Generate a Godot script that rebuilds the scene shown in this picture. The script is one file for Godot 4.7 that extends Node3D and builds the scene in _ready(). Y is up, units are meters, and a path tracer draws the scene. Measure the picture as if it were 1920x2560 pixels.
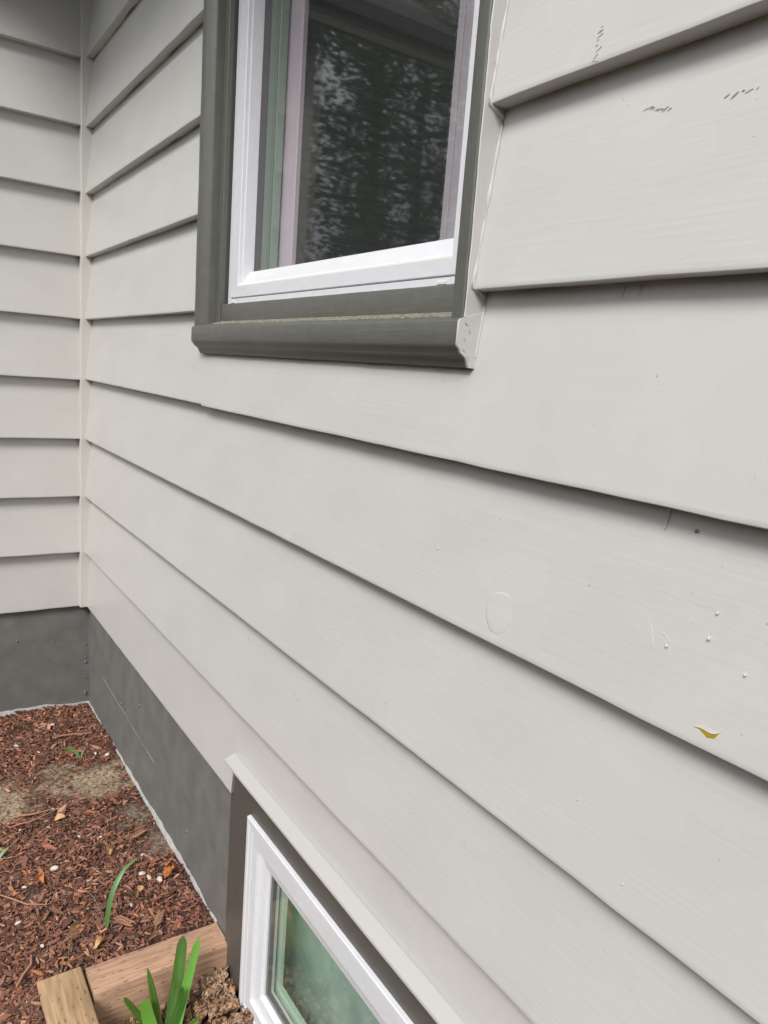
extends Node3D
# One unit U is the exposure of a clapboard course (0.2 m). P() turns course units (y = 0 at the siding's bottom edge) into metres.
const U := 0.2
const Y0 := 1.92
var rng := RandomNumberGenerator.new()
var names := {}
var M := {}
var nz := FastNoiseLite.new()
var board_seed := {}


func P(x: float, y: float, z: float) -> Vector3:
	return Vector3(x * U, (y + Y0) * U, z * U)


func lin(r: float, g: float, b: float, a := 1.0) -> Color:
	var c := Color(r, g, b).linear_to_srgb()
	c.a = a
	return c


# ---------------------------------------------------------------- naming
func numbered(called: String, parent: Node) -> String:
	var key := str(parent.get_instance_id()) + "/" + called
	var n: int = names.get(key, 0)
	names[key] = n + 1
	return called if n == 0 else "%s_%03d" % [called, n]


func obj(called: String, st: SurfaceTool, m: Material, parent: Node, kind := "") -> MeshInstance3D:
	var o := MeshInstance3D.new()
	st.index()
	o.mesh = st.commit()
	o.material_override = m
	o.name = numbered(called, parent)
	if kind:
		o.set_meta("kind", kind)
	parent.add_child(o, true)
	return o


func thing(called: String, label: String, category: String, at: Vector3, group := "") -> Node3D:
	var o := Node3D.new()
	o.name = numbered(called, self)
	add_child(o, true)
	o.position = at
	tag(o, label, category, group)
	return o


func tag(o: Node, label: String, category: String, group := "") -> void:
	o.set_meta("label", label)
	o.set_meta("category", category)
	if group:
		o.set_meta("group", group)


func multi(called: String, mesh: Mesh, m: Material, at: Array, cols: Array, parent: Node) -> MultiMeshInstance3D:
	var mm := MultiMesh.new()
	mm.transform_format = MultiMesh.TRANSFORM_3D
	mm.use_colors = true
	mm.mesh = mesh
	mm.instance_count = at.size()
	for i in at.size():
		mm.set_instance_transform(i, at[i])
		mm.set_instance_color(i, cols[i])
	var o := MultiMeshInstance3D.new()
	o.multimesh = mm
	o.material_override = m
	o.name = numbered(called, parent)
	o.set_meta("kind", "stuff")
	parent.add_child(o, true)
	return o


# ---------------------------------------------------------------- meshes
func begin() -> SurfaceTool:
	var st := SurfaceTool.new()
	st.begin(Mesh.PRIMITIVE_TRIANGLES)
	return st


func tri(st: SurfaceTool, p: Array, n: Array, uv: Array) -> void:
	var order := [0, 1, 2]
	if (p[1] - p[0]).cross(p[2] - p[0]).dot(n[0] + n[1] + n[2]) > 0.0:
		order = [0, 2, 1]
	for k in order:
		st.set_normal(n[k])
		st.set_uv(uv[k])
		st.add_vertex(p[k])


# rings of points joined into a skin; edges of the profile that meet at more than «sharp» degrees stay crisp
func sweep(st: SurfaceTool, rings: Array, us: Array, closed := true, caps := true, sharp := 38.0) -> void:
	var m: int = rings[0].size()
	var e := m if closed else m - 1
	var nr := rings.size()
	var vs := [0.0]
	for j in m:
		vs.append(vs[j] + (rings[0][(j + 1) % m] - rings[0][j]).length())
	var N := []
	var total := 0.0
	for i in nr:
		var row := []
		var mid := Vector3.ZERO
		for q in rings[i]:
			mid += q / m
		for j in e:
			var j2 := (j + 1) % m
			var along: Vector3 = (rings[mini(i + 1, nr - 1)][j] - rings[maxi(i - 1, 0)][j]) + (rings[mini(i + 1, nr - 1)][j2] - rings[maxi(i - 1, 0)][j2])
			var d: Vector3 = rings[i][j2] - rings[i][j]
			var n := along.cross(d).normalized()
			total += n.dot((rings[i][j] + rings[i][j2]) * 0.5 - mid) * d.length()
			row.append(n)
		N.append(row)
	var sgn := 1.0 if total >= 0.0 else -1.0
	var lim := cos(deg_to_rad(sharp))
	var NA := []   # normal at the start and the end of each edge
	for i in nr:
		var row := []
		for j in e:
			var n: Vector3 = N[i][j]
			var a := n
			var b := n
			if closed or j > 0:
				var q: Vector3 = N[i][(j - 1 + e) % e]
				if q.dot(n) > lim:
					a = (n + q).normalized()
			if closed or j < e - 1:
				var q: Vector3 = N[i][(j + 1) % e]
				if q.dot(n) > lim:
					b = (n + q).normalized()
			row.append([a * sgn, b * sgn])
		NA.append(row)
	for i in nr - 1:
		for j in e:
			var j2 := (j + 1) % m
			var p := [rings[i][j], rings[i][j2], rings[i + 1][j2], rings[i + 1][j]]
			var n := [NA[i][j][0], NA[i][j][1], NA[i + 1][j][1], NA[i + 1][j][0]]
			var uv := [Vector2(us[i], vs[j]), Vector2(us[i], vs[j + 1]), Vector2(us[i + 1], vs[j + 1]), Vector2(us[i + 1], vs[j])]
			tri(st, [p[0], p[1], p[2]], [n[0], n[1], n[2]], [uv[0], uv[1], uv[2]])
			tri(st, [p[0], p[2], p[3]], [n[0], n[2], n[3]], [uv[0], uv[2], uv[3]])
	if caps and closed:
		for end in [0, nr - 1]:
			var r: Array = rings[end]
			var inner: Array = rings[1] if end == 0 else rings[nr - 2]
			var out := Vector3.ZERO
			for k in m:
				out += r[k] - inner[k]
			out = out.normalized()
			# flatten to 2D for triangulation
			var ax: Vector3 = out.cross(Vector3.UP if absf(out.y) < 0.8 else Vector3.RIGHT).normalized()
			var ay := out.cross(ax)
			var poly := PackedVector2Array()
			for q in r:
				poly.append(Vector2((q as Vector3).dot(ax), (q as Vector3).dot(ay)))
			var t := Geometry2D.triangulate_polygon(poly)
			for k in range(0, t.size(), 3):
				var ps := [r[t[k]], r[t[k + 1]], r[t[k + 2]]]
				tri(st, ps, [out, out, out], [poly[t[k]], poly[t[k + 1]], poly[t[k + 2]]])


# a straight bar: profile in the plane of «ax» and «ay», pushed from o along dir; «wob» metres of hand-made unevenness
func bar(st: SurfaceTool, prof: Array, o: Vector3, ax: Vector3, ay: Vector3, along: Vector3, segs := 1, wob := 0.0, caps := true) -> void:
	var rings := []
	var us := []
	for i in segs + 1:
		var t := float(i) / segs
		var ring := []
		for q in prof:
			var w := Vector3.ZERO
			if wob > 0.0:
				var s: Vector3 = o + along * t + ax * q.x + ay * q.y
				w = (ax.normalized() * nz.get_noise_3dv(s * 180.0) + ay.normalized() * nz.get_noise_3dv(s * 180.0 + Vector3(50, 9, 3))) * wob
			ring.append(o + along * t + ax * q.x + ay * q.y + w)
		rings.append(ring)
		us.append(along.length() * t)
	sweep(st, rings, us, true, caps)


# box between two corners in metres with chamfered long edges
func box(st: SurfaceTool, a: Vector3, b: Vector3, bevel := 0.001) -> void:
	var lo := a.min(b)
	var hi := a.max(b)
	var s := hi - lo
	var k := 0
	if s.y >= s.x and s.y >= s.z:
		k = 1
	elif s.z >= s.x and s.z >= s.y:
		k = 2
	var along := Vector3.ZERO
	along[k] = s[k]
	var i := (k + 1) % 3
	var j := (k + 2) % 3
	var ax := Vector3.ZERO
	var ay := Vector3.ZERO
	ax[i] = 1.0
	ay[j] = 1.0
	var w := s[i]
	var h := s[j]
	var c := minf(bevel, minf(w, h) * 0.3)
	var prof := [Vector2(c, 0), Vector2(w - c, 0), Vector2(w, c), Vector2(w, h - c), Vector2(w - c, h), Vector2(c, h), Vector2(0, h - c), Vector2(0, c)]
	bar(st, prof, lo, ax, ay, along)


func bx(st: SurfaceTool, x0: float, x1: float, y0: float, y1: float, z0: float, z1: float, bevel := 0.001) -> void:
	box(st, P(x0, y0, z0), P(x1, y1, z1), bevel)


# a mitred frame in the plane of the main wall: profile of (distance inwards, z) in units; per-side stretch of the distance
func frame(st: SurfaceTool, prof: Array, x0: float, x1: float, y0: float, y1: float, sl := 1.0, sr := 1.0, sb := 1.0, stp := 1.0) -> void:
	var rings := []
	for c in 5:
		var ring := []
		for q in prof:
			var d: float = q.x
			var e: float = q.z if q is Vector3 else q.x
			match c % 4:
				0: ring.append(P(x0 + e * sl, y0 + d * sb, q.y))
				1: ring.append(P(x1 - e * sr, y0 + d * sb, q.y))
				2: ring.append(P(x1 - e * sr, y1 - d * stp, q.y))
				3: ring.append(P(x0 + e * sl, y1 - d * stp, q.y))
		rings.append(ring)
	var u := 0.0
	for c in 4:
		var len: float = (rings[c + 1][0] - rings[c][0]).length()
		sweep(st, [rings[c], rings[c + 1]], [u, u + len], true, false, 25.0)
		u += len


func tube(st: SurfaceTool, pts: Array, radii: Array, sides := 6, squash := 1.0) -> void:
	var rings := []
	var us := []
	var u := 0.0
	for i in pts.size():
		var t: Vector3 = (pts[mini(i + 1, pts.size() - 1)] - pts[maxi(i - 1, 0)]).normalized()
		var a := t.cross(Vector3.UP if absf(t.y) < 0.9 else Vector3.RIGHT).normalized()
		var b := t.cross(a)
		var ring := []
		for k in sides:
			var f := TAU * k / sides
			ring.append(pts[i] + (a * cos(f) + b * sin(f) * squash) * radii[i])
		rings.append(ring)
		us.append(u)
		if i < pts.size() - 1:
			u += (pts[i + 1] - pts[i]).length()
	sweep(st, rings, us, true, true, 75.0)


# a strap-shaped leaf with a channel down its middle, a few millimetres thick
func blade(st: SurfaceTool, pts: Array, width: float, side: Vector3, blunt := 0.5) -> void:
	var rings := []
	var us := []
	var n := 18
	var curve := Curve3D.new()
	for i in pts.size():
		var t: Vector3 = (pts[mini(i + 1, pts.size() - 1)] - pts[maxi(i - 1, 0)]) / 6.0
		curve.add_point(pts[i], -t, t)
	var len := curve.get_baked_length()
	for i in n + 1:
		var s := float(i) / n
		var c := curve.sample_baked(len * s, true)
		var c2 := curve.sample_baked(minf(len * s + 0.002, len), true)
		var c1 := curve.sample_baked(maxf(len * s - 0.002, 0.0), true)
		var t := (c2 - c1).normalized()
		var a := (side - t * side.dot(t)).normalized()
		var b := t.cross(a)
		var w := width * 0.5 * (0.75 + 0.25 * sin(s * PI)) * sqrt(clampf((1.0 - s) / (0.06 + 0.5 * (1.0 - blunt)) , 0.004, 1.0))
		var ring := []
		for q in [[-1.0, 0.16], [-0.5, 0.0], [0.0, -0.10], [0.5, 0.0], [1.0, 0.16], [0.5, 0.11], [0.0, 0.04], [-0.5, 0.11]]:
			ring.append(c + a * w * q[0] + b * (w * q[1]))
		rings.append(ring)
		us.append(len * s)
	sweep(st, rings, us, true, true, 60.0)


# ---------------------------------------------------------------- materials
func noise_tex(w: int, h: int, fw: int, fh: int, freq: float, sd: int, oct: int, bright := 1.0, contrast := 1.0, mid := 1.0, rgb := false) -> Image:
	var f := FastNoiseLite.new()
	f.noise_type = FastNoiseLite.TYPE_SIMPLEX_SMOOTH
	f.seed = sd
	f.frequency = freq
	f.fractal_octaves = oct
	var im := f.get_seamless_image(w, h, false, false, 0.15)
	im.convert(Image.FORMAT_RGB8)
	im.resize(fw, fh, Image.INTERPOLATE_CUBIC)
	im.adjust_bcs(bright, contrast, 1.0)
	if mid != 1.0:
		im.adjust_bcs(mid, 1.0, 1.0)
	return im


func speck(im: Image, count: int, lo: float, hi: float, mul: Color, share: float, sd: int) -> void:
	var r := RandomNumberGenerator.new()
	r.seed = sd
	var w := im.get_width()
	var h := im.get_height()
	for i in count:
		var cx := r.randi_range(0, w - 1)
		var cy := r.randi_range(0, h - 1)
		var a := r.randf_range(lo, hi)
		var b := a * r.randf_range(0.5, 1.0)
		var rot := r.randf() * PI
		var q := ceili(a)
		for y in range(-q, q + 1):
			for x in range(-q, q + 1):
				var xx := (x * cos(rot) + y * sin(rot)) / a
				var yy := (-x * sin(rot) + y * cos(rot)) / b
				var d := xx * xx + yy * yy
				if d < 1.0:
					var px := posmod(cx + x, w)
					var py := posmod(cy + y, h)
					im.set_pixel(px, py, im.get_pixel(px, py).lerp(mul, share * (1.0 - d * d)))


func mat(called: String, c: Color, rough: float, tex: Image = null, bump: Image = null, bump_cm := 0.0, uv := 1.0, spec := 0.5) -> StandardMaterial3D:
	var m := StandardMaterial3D.new()
	m.resource_name = called
	m.albedo_color = c
	m.roughness = rough
	m.metallic_specular = spec
	if tex:
		m.albedo_texture = ImageTexture.create_from_image(tex)
	if bump:
		m.heightmap_enabled = true
		m.heightmap_texture = ImageTexture.create_from_image(bump)
		m.heightmap_scale = bump_cm
	m.uv1_scale = Vector3(uv, uv, uv)
	M[called] = m
	return m


func wood_image(sd: int) -> Image:
	var im := noise_tex(96, 512, 1024, 512, 0.05, sd, 5, 1.0, 0.14, 1.76)
	var r := RandomNumberGenerator.new()
	r.seed = sd
	# incising slits of pressure-treated lumber, in staggered rows
	for row in 22:
		var y := 10 + row * 23
		var x := r.randi_range(0, 40)
		while x < 1010:
			if r.randf() < 0.5:
				var len := r.randi_range(13, 25)
				var dark := r.randf_range(0.2, 0.65)
				for k in len:
					for t in 4:
						var px := mini(x + k, 1023)
						var py := clampi(y + t + int(3.0 * sin(px * 0.01 + row)), 0, 511)
						im.set_pixel(px, py, im.get_pixel(px, py).lerp(Color(0.12, 0.10, 0.09), dark * sin(PI * (k + 0.5) / len)))
			x += 44 + r.randi_range(-12, 12)
	return im


func materials() -> void:
	nz.seed = 5
	nz.frequency = 0.05
	nz.fractal_octaves = 2
	var paint := noise_tex(512, 1024, 2048, 2048, 0.006, 3, 4, 1.0, 0.012, 1.88)
	speck(paint, 200, 0.7, 1.8, Color(0.28, 0.25, 0.22), 0.6, 11)
	speck(paint, 240, 1.0, 3.0, Color(0.99, 0.99, 0.98), 0.7, 12)
	speck(paint, 40, 1.5, 3.0, Color(0.62, 0.52, 0.42), 0.5, 13)
	var grain := noise_tex(40, 1024, 2048, 2048, 0.11, 8, 3, 1.0, 0.55)
	speck(grain, 420, 1.5, 4.5, Color(1, 1, 1), 0.9, 14)
	speck(grain, 120, 1.0, 3.0, Color(0, 0, 0), 0.8, 15)
	mat("siding", lin(0.628, 0.614, 0.578), 0.42, paint, grain, 0.024, 1.0)
	mat("strip", lin(0.58, 0.565, 0.525), 0.45)
	var trimg := noise_tex(30, 512, 1024, 1024, 0.08, 21, 4, 1.0, 0.6)
	speck(trimg, 500, 1.5, 5.0, Color(1, 1, 1), 0.6, 22)
	speck(trimg, 250, 1.0, 3.0, Color(0, 0, 0), 0.8, 23)
	var trimc := noise_tex(256, 256, 1024, 1024, 0.05, 24, 4, 1.0, 0.04, 1.88)
	speck(trimc, 240, 0.8, 2.0, Color(0.98, 0.97, 0.9), 0.5, 25)
	mat("trim", lin(0.126, 0.126, 0.108), 0.40, trimc, trimg, 0.05, 2.5)
	mat("trim_smooth", lin(0.105, 0.098, 0.085), 0.45, trimc, null, 0.0, 2.0)
	var dust := noise_tex(256, 256, 512, 512, 0.03, 31, 3, 1.0, 0.012, 1.92)
	speck(dust, 60, 0.8, 1.8, Color(0.35, 0.3, 0.25), 0.6, 32)
	mat("vinyl", lin(0.775, 0.78, 0.805), 0.32, dust, null, 0.0, 3.0)
	mat("vinyl_in", lin(0.21, 0.285, 0.23), 0.5)
	mat("stile", lin(0.52, 0.44, 0.50), 0.5)
	mat("pollen", lin(0.34, 0.325, 0.25), 0.95, noise_tex(128, 128, 256, 256, 0.1, 33, 3, 1.0, 0.4, 1.6), null, 0.0, 8.0)
	mat("gap", lin(0.012, 0.012, 0.012), 0.9)
	mat("spacer", lin(0.10, 0.09, 0.10), 0.4)
	var conc := noise_tex(512, 512, 1024, 1024, 0.012, 41, 5, 1.0, 0.07, 1.85)
	speck(conc, 300, 1.0, 4.0, Color(0.75, 0.72, 0.68), 0.35, 42)
	var concb := noise_tex(512, 512, 1024, 1024, 0.03, 43, 5)
	speck(concb, 140, 3.0, 9.0, Color(1, 1, 1), 0.9, 44)
	mat("foundation", lin(0.190, 0.187, 0.174), 0.62, conc, concb, 0.035, 1.6)
	mat("raw_concrete", lin(0.52, 0.51, 0.49), 0.9, conc, concb, 0.1, 3.0)
	mat("lumber", lin(0.57, 0.345, 0.22), 0.8, wood_image(51), null, 0.0, 1.0)
	M.lumber.uv1_scale = Vector3(1.72, 4.0, 1.0)
	mat("lumber_pale", lin(0.50, 0.325, 0.18), 0.8, wood_image(52), null, 0.0, 1.0)
	M.lumber_pale.uv1_scale = Vector3(1.72, 4.0, 1.0)
	mat("soil", Color.WHITE, 0.95, noise_tex(256, 256, 512, 512, 0.05, 61, 5, 1.0, 0.35, 1.7), null, 0.0, 5.0)
	M.soil.vertex_color_use_as_albedo = true
	mat("chips", Color.WHITE, 0.8)
	M.chips.vertex_color_use_as_albedo = true
	mat("foliage", Color.WHITE, 0.6)
	M.foliage.vertex_color_use_as_albedo = true
	M.foliage.backlight_enabled = true
	M.foliage.backlight = Color(0.5, 0.6, 0.3)
	mat("bark", lin(0.09, 0.075, 0.06), 0.9)
	mat("hedge_core", lin(0.035, 0.04, 0.022), 0.95)
	mat("lawn", lin(0.06, 0.066, 0.04), 0.95, noise_tex(256, 256, 512, 512, 0.06, 71, 5, 1.0, 0.6, 1.4), null, 0.0, 0.4)
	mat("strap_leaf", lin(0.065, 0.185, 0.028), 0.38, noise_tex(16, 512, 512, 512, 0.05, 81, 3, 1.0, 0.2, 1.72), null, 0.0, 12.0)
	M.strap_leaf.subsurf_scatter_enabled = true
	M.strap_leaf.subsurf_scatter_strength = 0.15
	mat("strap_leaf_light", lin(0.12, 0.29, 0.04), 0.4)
	mat("grass_leaf", lin(0.09, 0.20, 0.06), 0.4)
	mat("dry_leaf", lin(0.42, 0.22, 0.10), 0.8, noise_tex(128, 128, 256, 256, 0.04, 91, 4, 1.0, 0.6, 1.5), null, 0.0, 14.0)
	mat("orange_leaf", lin(0.48, 0.17, 0.05), 0.75)
	mat("tan_leaf", lin(0.55, 0.33, 0.15), 0.75)
	mat("twig", lin(0.36, 0.19, 0.12), 0.85)
	mat("pebble", lin(0.55, 0.51, 0.45), 0.7)
	mat("yellow", lin(0.80, 0.60, 0.05), 0.6)
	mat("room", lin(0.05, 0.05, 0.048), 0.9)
	mat("louver", lin(0.05, 0.055, 0.053), 0.7)
	mat("door_trim", lin(0.80, 0.66, 0.56), 0.6)
	mat("panel", lin(0.34, 0.46, 0.39), 0.85, noise_tex(128, 128, 512, 512, 0.02, 95, 3, 1.0, 0.3, 1.7), null, 0.0, 1.5)
	mat("roof", lin(0.08, 0.08, 0.085), 0.9)
	mat("ridge", lin(0.53, 0.52, 0.49), 0.42)
	mat("gouge", lin(0.27, 0.245, 0.20), 0.9)
	mat("gouge_pale", lin(0.36, 0.33, 0.28), 0.9)
	mat("wasp", lin(0.16, 0.15, 0.14), 0.9)
	var g := StandardMaterial3D.new()
	g.resource_name = "glass"
	g.transparency = BaseMaterial3D.TRANSPARENCY_ALPHA
	g.albedo_color = Color(0.70, 0.73, 0.70, 0.03)
	g.roughness = 0.025
	g.metallic_specular = 0.37
	M.glass = g
	var g2: StandardMaterial3D = g.duplicate()
	g2.metallic_specular = 0.56
	g2.albedo_color = Color(0.62, 0.80, 0.70, 0.06)
	M.glass_low = g2


# ---------------------------------------------------------------- clapboards
# columns: [along, bottom, top] in units for one board of course k; main wall runs along x and faces +z, side wall runs along z and faces +x
func clapboard(parent: Node, k: int, cols: Array, side := "main", butt := 0.0, y_shift := 0.0, gap := 0.0) -> void:
	var st := begin()
	var rings := []
	var us := []
	var slope := 0.115 + butt
	var off := rng.randf() * 7.0
	if side == "main":
		board_seed[k] = off
	for c in cols:
		var s: float = c[0]
		var wav := nz.get_noise_2d(s * 60.0, k * 40.0 + off * 9.0) * 0.004 + nz.get_noise_2d(s * 400.0, k * 40.0) * 0.002
		var b: float = c[1] + wav + y_shift
		var t: float = c[2]
		var ring := []
		var pts := []
		var face := func(y: float) -> float: return butt - slope * (y - k) + nz.get_noise_2d(s * 35.0, y * 60.0 + off) * 0.003
		for q in [1.0, 0.72, 0.45, 0.2]:
			var y: float = lerpf(b + 0.03, t, q)
			pts.append(Vector2(y, face.call(y)))
		var fb: float = face.call(b)
		var g := gap * maxf(0.0, nz.get_noise_2d(s * 25.0, k * 13.0 + 77.0) + 0.25) * 3.0
		var back := -0.1135 + g
		pts.append(Vector2(b + 0.03, face.call(b + 0.03)))
		pts.append(Vector2(b + 0.006, fb - 0.0003))
		pts.append(Vector2(b + 0.002, fb - 0.002))
		pts.append(Vector2(b, fb - 0.006))
		var yk := b - k
		pts.append(Vector2(b, minf(back - 0.0175 * yk, fb - 0.02)))
		pts.append(Vector2(t, minf(-0.1135 - 0.0175 * (t - k), face.call(t) - 0.004)))
		for q in pts:
			if side == "main":
				ring.append(P(s, q.x, q.y))
			elif side == "left":
				ring.append(P(q.y, q.x, s))
			else:
				ring.append(P(s, q.x, 3.30 + q.y))
		rings.append(ring)
		us.append(s * U + off)
	sweep(st, rings, us, true, true, 50.0)
	obj("clapboard", st, M.siding, parent)


func run(x0: float, x1: float, bottom: float, top: float, step := 0.25) -> Array:
	var n := maxi(1, int(ceil((x1 - x0) / step)))
	var out := []
	for i in n + 1:
		out.append([lerpf(x0, x1, float(i) / n), bottom, top])
	return out


func wall_z(y: float) -> float:
	return -0.115 * (y - floorf(y))


func skin_z(x: float, y: float) -> float:
	return wall_z(y) + nz.get_noise_2d(x * 35.0, y * 60.0 + board_seed[int(y)]) * 0.003


func _ready() -> void:
	rng.seed = 7
	# camera
	var cam := Camera3D.new()
	cam.name = "camera"
	cam.fov = 68.97
	cam.near = 0.02
	cam.far = 400.0
	cam.position = P(13.495, 4.4815, 2.880)
	cam.rotation_order = EULER_ORDER_YXZ
	cam.rotation = Vector3(-0.1822, 0.9709, 0.0774)
	add_child(cam)
	cam.current = true
	# sky, sun, exposure: a bright overcast day
	var env := Environment.new()
	env.background_mode = Environment.BG_SKY
	var sm := ProceduralSkyMaterial.new()
	sm.sky_top_color = Color(0.97, 0.98, 1.0)
	sm.sky_horizon_color = Color(0.58, 0.60, 0.63)
	sm.sky_curve = 0.25
	sm.sky_energy_multiplier = 1.0
	sm.ground_bottom_color = Color(0.28, 0.28, 0.24)
	sm.ground_horizon_color = Color(0.5, 0.5, 0.48)
	var sky := Sky.new()
	sky.sky_material = sm
	env.sky = sky
	env.background_energy_multiplier = 1.25
	env.tonemap_mode = Environment.TONE_MAPPER_LINEAR
	env.tonemap_exposure = 1.55
	env.sdfgi_enabled = true
	env.ssao_enabled = true
	env.ssil_enabled = true
	var we := WorldEnvironment.new()
	we.name = "world_environment"
	we.environment = env
	add_child(we)
	var sun := DirectionalLight3D.new()
	sun.name = "sun"
	sun.light_energy = 0.66
	sun.light_color = Color(1.0, 0.99, 0.98)
	sun.light_angular_distance = 20.0
	sun.shadow_enabled = true
	sun.rotation = Vector3(deg_to_rad(-44.0), deg_to_rad(37.0), 0.0)
	add_child(sun)

	materials()
	ground()
	var house := thing("house", "pale grey clapboard house corner with dark grey window trim and painted foundation", "house", Vector3.ZERO)
	build_walls(house)
	build_foundation(house)
	build_window(house)
	build_basement_window(house)
	build_roof(house)
	build_rooms(house)
	build_yard()
	timbers()
	mulch()
	litter()
	plants()
	small_things()


# ---------------------------------------------------------------- house
func build_walls(house: Node3D) -> void:
	var st := begin()
	# sheathing of the main wall round its two openings
	for r in [[-0.1, 5.80, -0.02, 11.4], [9.71, 17.2, 0.5, 11.4], [5.80, 9.71, 0.5, 5.0], [5.80, 9.71, 10.9, 11.4], [5.80, 7.25, -0.02, 0.5], [11.0, 17.2, -0.02, 0.5], [7.25, 11.0, 0.2, 0.5]]:
		bx(st, r[0], r[1], r[2], r[3], -0.60, -0.16)
	var wall := obj("main_wall", st, M.room, house)
	# board 0, notched over the basement window
	clapboard(wall, 0, run(0.07, 6.755, 0.0, 1.14) + run(6.755, 11.7, 0.440, 1.14) + run(11.7, 17.0, 0.0, 1.14), "main", -0.045)
	for k in range(1, 11):
		var g := 0.004
		if k == 4:
			clapboard(wall, k, run(0.07, 5.62, 4.0, 5.14), "main", 0.0, 0.012, g)
			clapboard(wall, k, run(5.625, 10.005, 4.0, 4.60) + run(10.02, 17.0, 4.0, 5.14), "main", 0.003, -0.004, g)
		elif k < 4:
			clapboard(wall, k, run(0.07, 17.0, k, k + 1.14), "main", 0.0, 0.0, g * 0.5)
		else:
			clapboard(wall, k, run(0.07, 5.49, k, k + 1.14), "main", 0.0, [0.0, 0.0, 0.0, -0.02, -0.02, 0.0, 0.0][k - 4], 0.010 if k > 5 else 0.004)
			clapboard(wall, k, run(10.012, 17.0, k, k + 1.14), "main", 0.0, 0.0, 0.012 if k == 5 else 0.003)
	# caulk bead where the boards die against the window casing
	st = begin()
	var pts := []
	var rad := []
	for i in 120:
		var y := lerpf(4.62, 10.5, i / 119.0)
		pts.append(P(10.018, y, wall_z(y) + 0.004))
		rad.append(0.0020 + 0.0022 * nz.get_noise_1d(i * 57.0))
	tube(st, pts, rad, 7)
	obj("caulk_bead", st, M.siding, wall)
	# corner strip
	st = begin()
	bx(st, -0.12, 0.07, 0.0, 11.0, -0.12, 0.07, 0.0016)
	obj("corner_strip", st, M.strip, house)
	# paint defects: slivers gouged out of the boards, a filled knot, hanging paint drips, a lifted flake over old yellow paint
	for cl in [[10.76, 6.09, 0.06, 10, 0.9, 0.06], [11.10, 5.745, 0.13, 11, 0.5, 0.01], [11.52, 5.72, 0.16, 5, 0.15, 0.05], [9.84, 4.02, 0.03, 3, 0.1, 0.0], [8.05, 1.62, 0.10, 5, 0.0, 0.0], [7.0, 1.75, 0.12, 4, 0.0, 0.0]]:
		for i in int(cl[3]):
			var f = float(i) / cl[3] - 0.5
			var x: float = cl[0] + f * cl[2] * (1.0 if cl[4] < 0.6 else 0.2) + rng.randf_range(-0.01, 0.01)
			var y: float = cl[1] + f * (0.20 if cl[4] > 0.6 else cl[5] - 0.05) + rng.randf_range(-0.006, 0.006)
			var c := P(x, y, wall_z(y) + 0.0015)
			var an := rng.randfn(0.3, 0.25)
			var d := Vector3(cos(an), sin(an), 0) * rng.randf_range(0.0010, 0.0044)
			var w := Vector3(-sin(an), cos(an), 0) * rng.randf_range(0.0003, 0.0009)
			st = begin()
			sweep(st, [[c - d + w * 0.2, c - d - w * 0.2, c - d - Vector3(0, 0, 0.0006)], [c + w, c - w, c - Vector3(0, 0, 0.001)], [c + d + w * 0.2, c + d - w * 0.2, c + d - Vector3(0, 0, 0.0006)]], [0, 0.003, 0.006])
			obj("gouge_mark", st, M.gouge if i % 3 else M.gouge_pale, wall)
	for b in [[11.775, 3.589, 0.0024], [11.763, 3.473, 0.0030], [11.575, 3.373, 0.0026], [11.95, 3.38, 0.0024], [9.858, 3.415, 0.0018], [11.2, 2.4, 0.0018], [10.9, 1.9, 0.0018], [9.2, 2.5, 0.0016], [9.45, 2.2, 0.0016], [8.6, 2.46, 0.0018], [11.55, 2.15, 0.002], [7.5, 3.5, 0.0014]]:
		var c := P(b[0], b[1], wall_z(b[1]) + 0.002)
		var r: float = b[2] * 0.75
		st = begin()
		tube(st, [c - Vector3(0, r, -r * 0.1), c - Vector3(0, r * 0.5, -r * 0.3), c + Vector3(0, 0, r * 0.3), c + Vector3(0, r * 0.8, r * 0.15)], [r * 0.5, r, r * 0.9, r * 0.2], 8, 0.6)
		obj("paint_bump", st, M.ridge, wall)
	for run_ in [[11.44, 3.47, 11.50, 3.36], [11.46, 3.42, 11.51, 3.33], [11.52, 3.42, 11.57, 3.40], [11.57, 3.40, 11.578, 3.375]]:
		var a := P(run_[0], run_[1], wall_z(run_[1]) + 0.001)
		var b := P(run_[2], run_[3], wall_z(run_[3]) + 0.001)
		var m := a.lerp(b, 0.5) + Vector3(0.002, 0.001, 0)
		st = begin()
		tube(st, [a, m, b], [0.0001, 0.00045, 0.0002], 6)
		obj("paint_ridge", st, M.ridge, wall)
	st = begin()
	var rings := []
	for q in [[1.0, -0.004], [1.0, -0.0003], [0.9, 0.0004], [0.7, 0.0008], [0.4, 0.0011], [0.02, 0.0012]]:
		var disc := []
		for i in 28:
			var f := TAU * i / 28
			var r: float = 0.105 * (1.0 + 0.06 * sin(f * 2.0 + 1.0) + 0.04 * sin(f * 3.0)) * q[0]
			var x := 10.50 + cos(f) * r
			var y := 3.19 + sin(f) * r * 1.25
			disc.append(P(x, y, skin_z(x, y) + q[1]))
		rings.append(disc)
	sweep(st, rings, range(6), true, true, 89.0)
	obj("filled_knot", st, mat("filler", lin(0.545, 0.535, 0.505), 0.36), wall)
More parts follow.
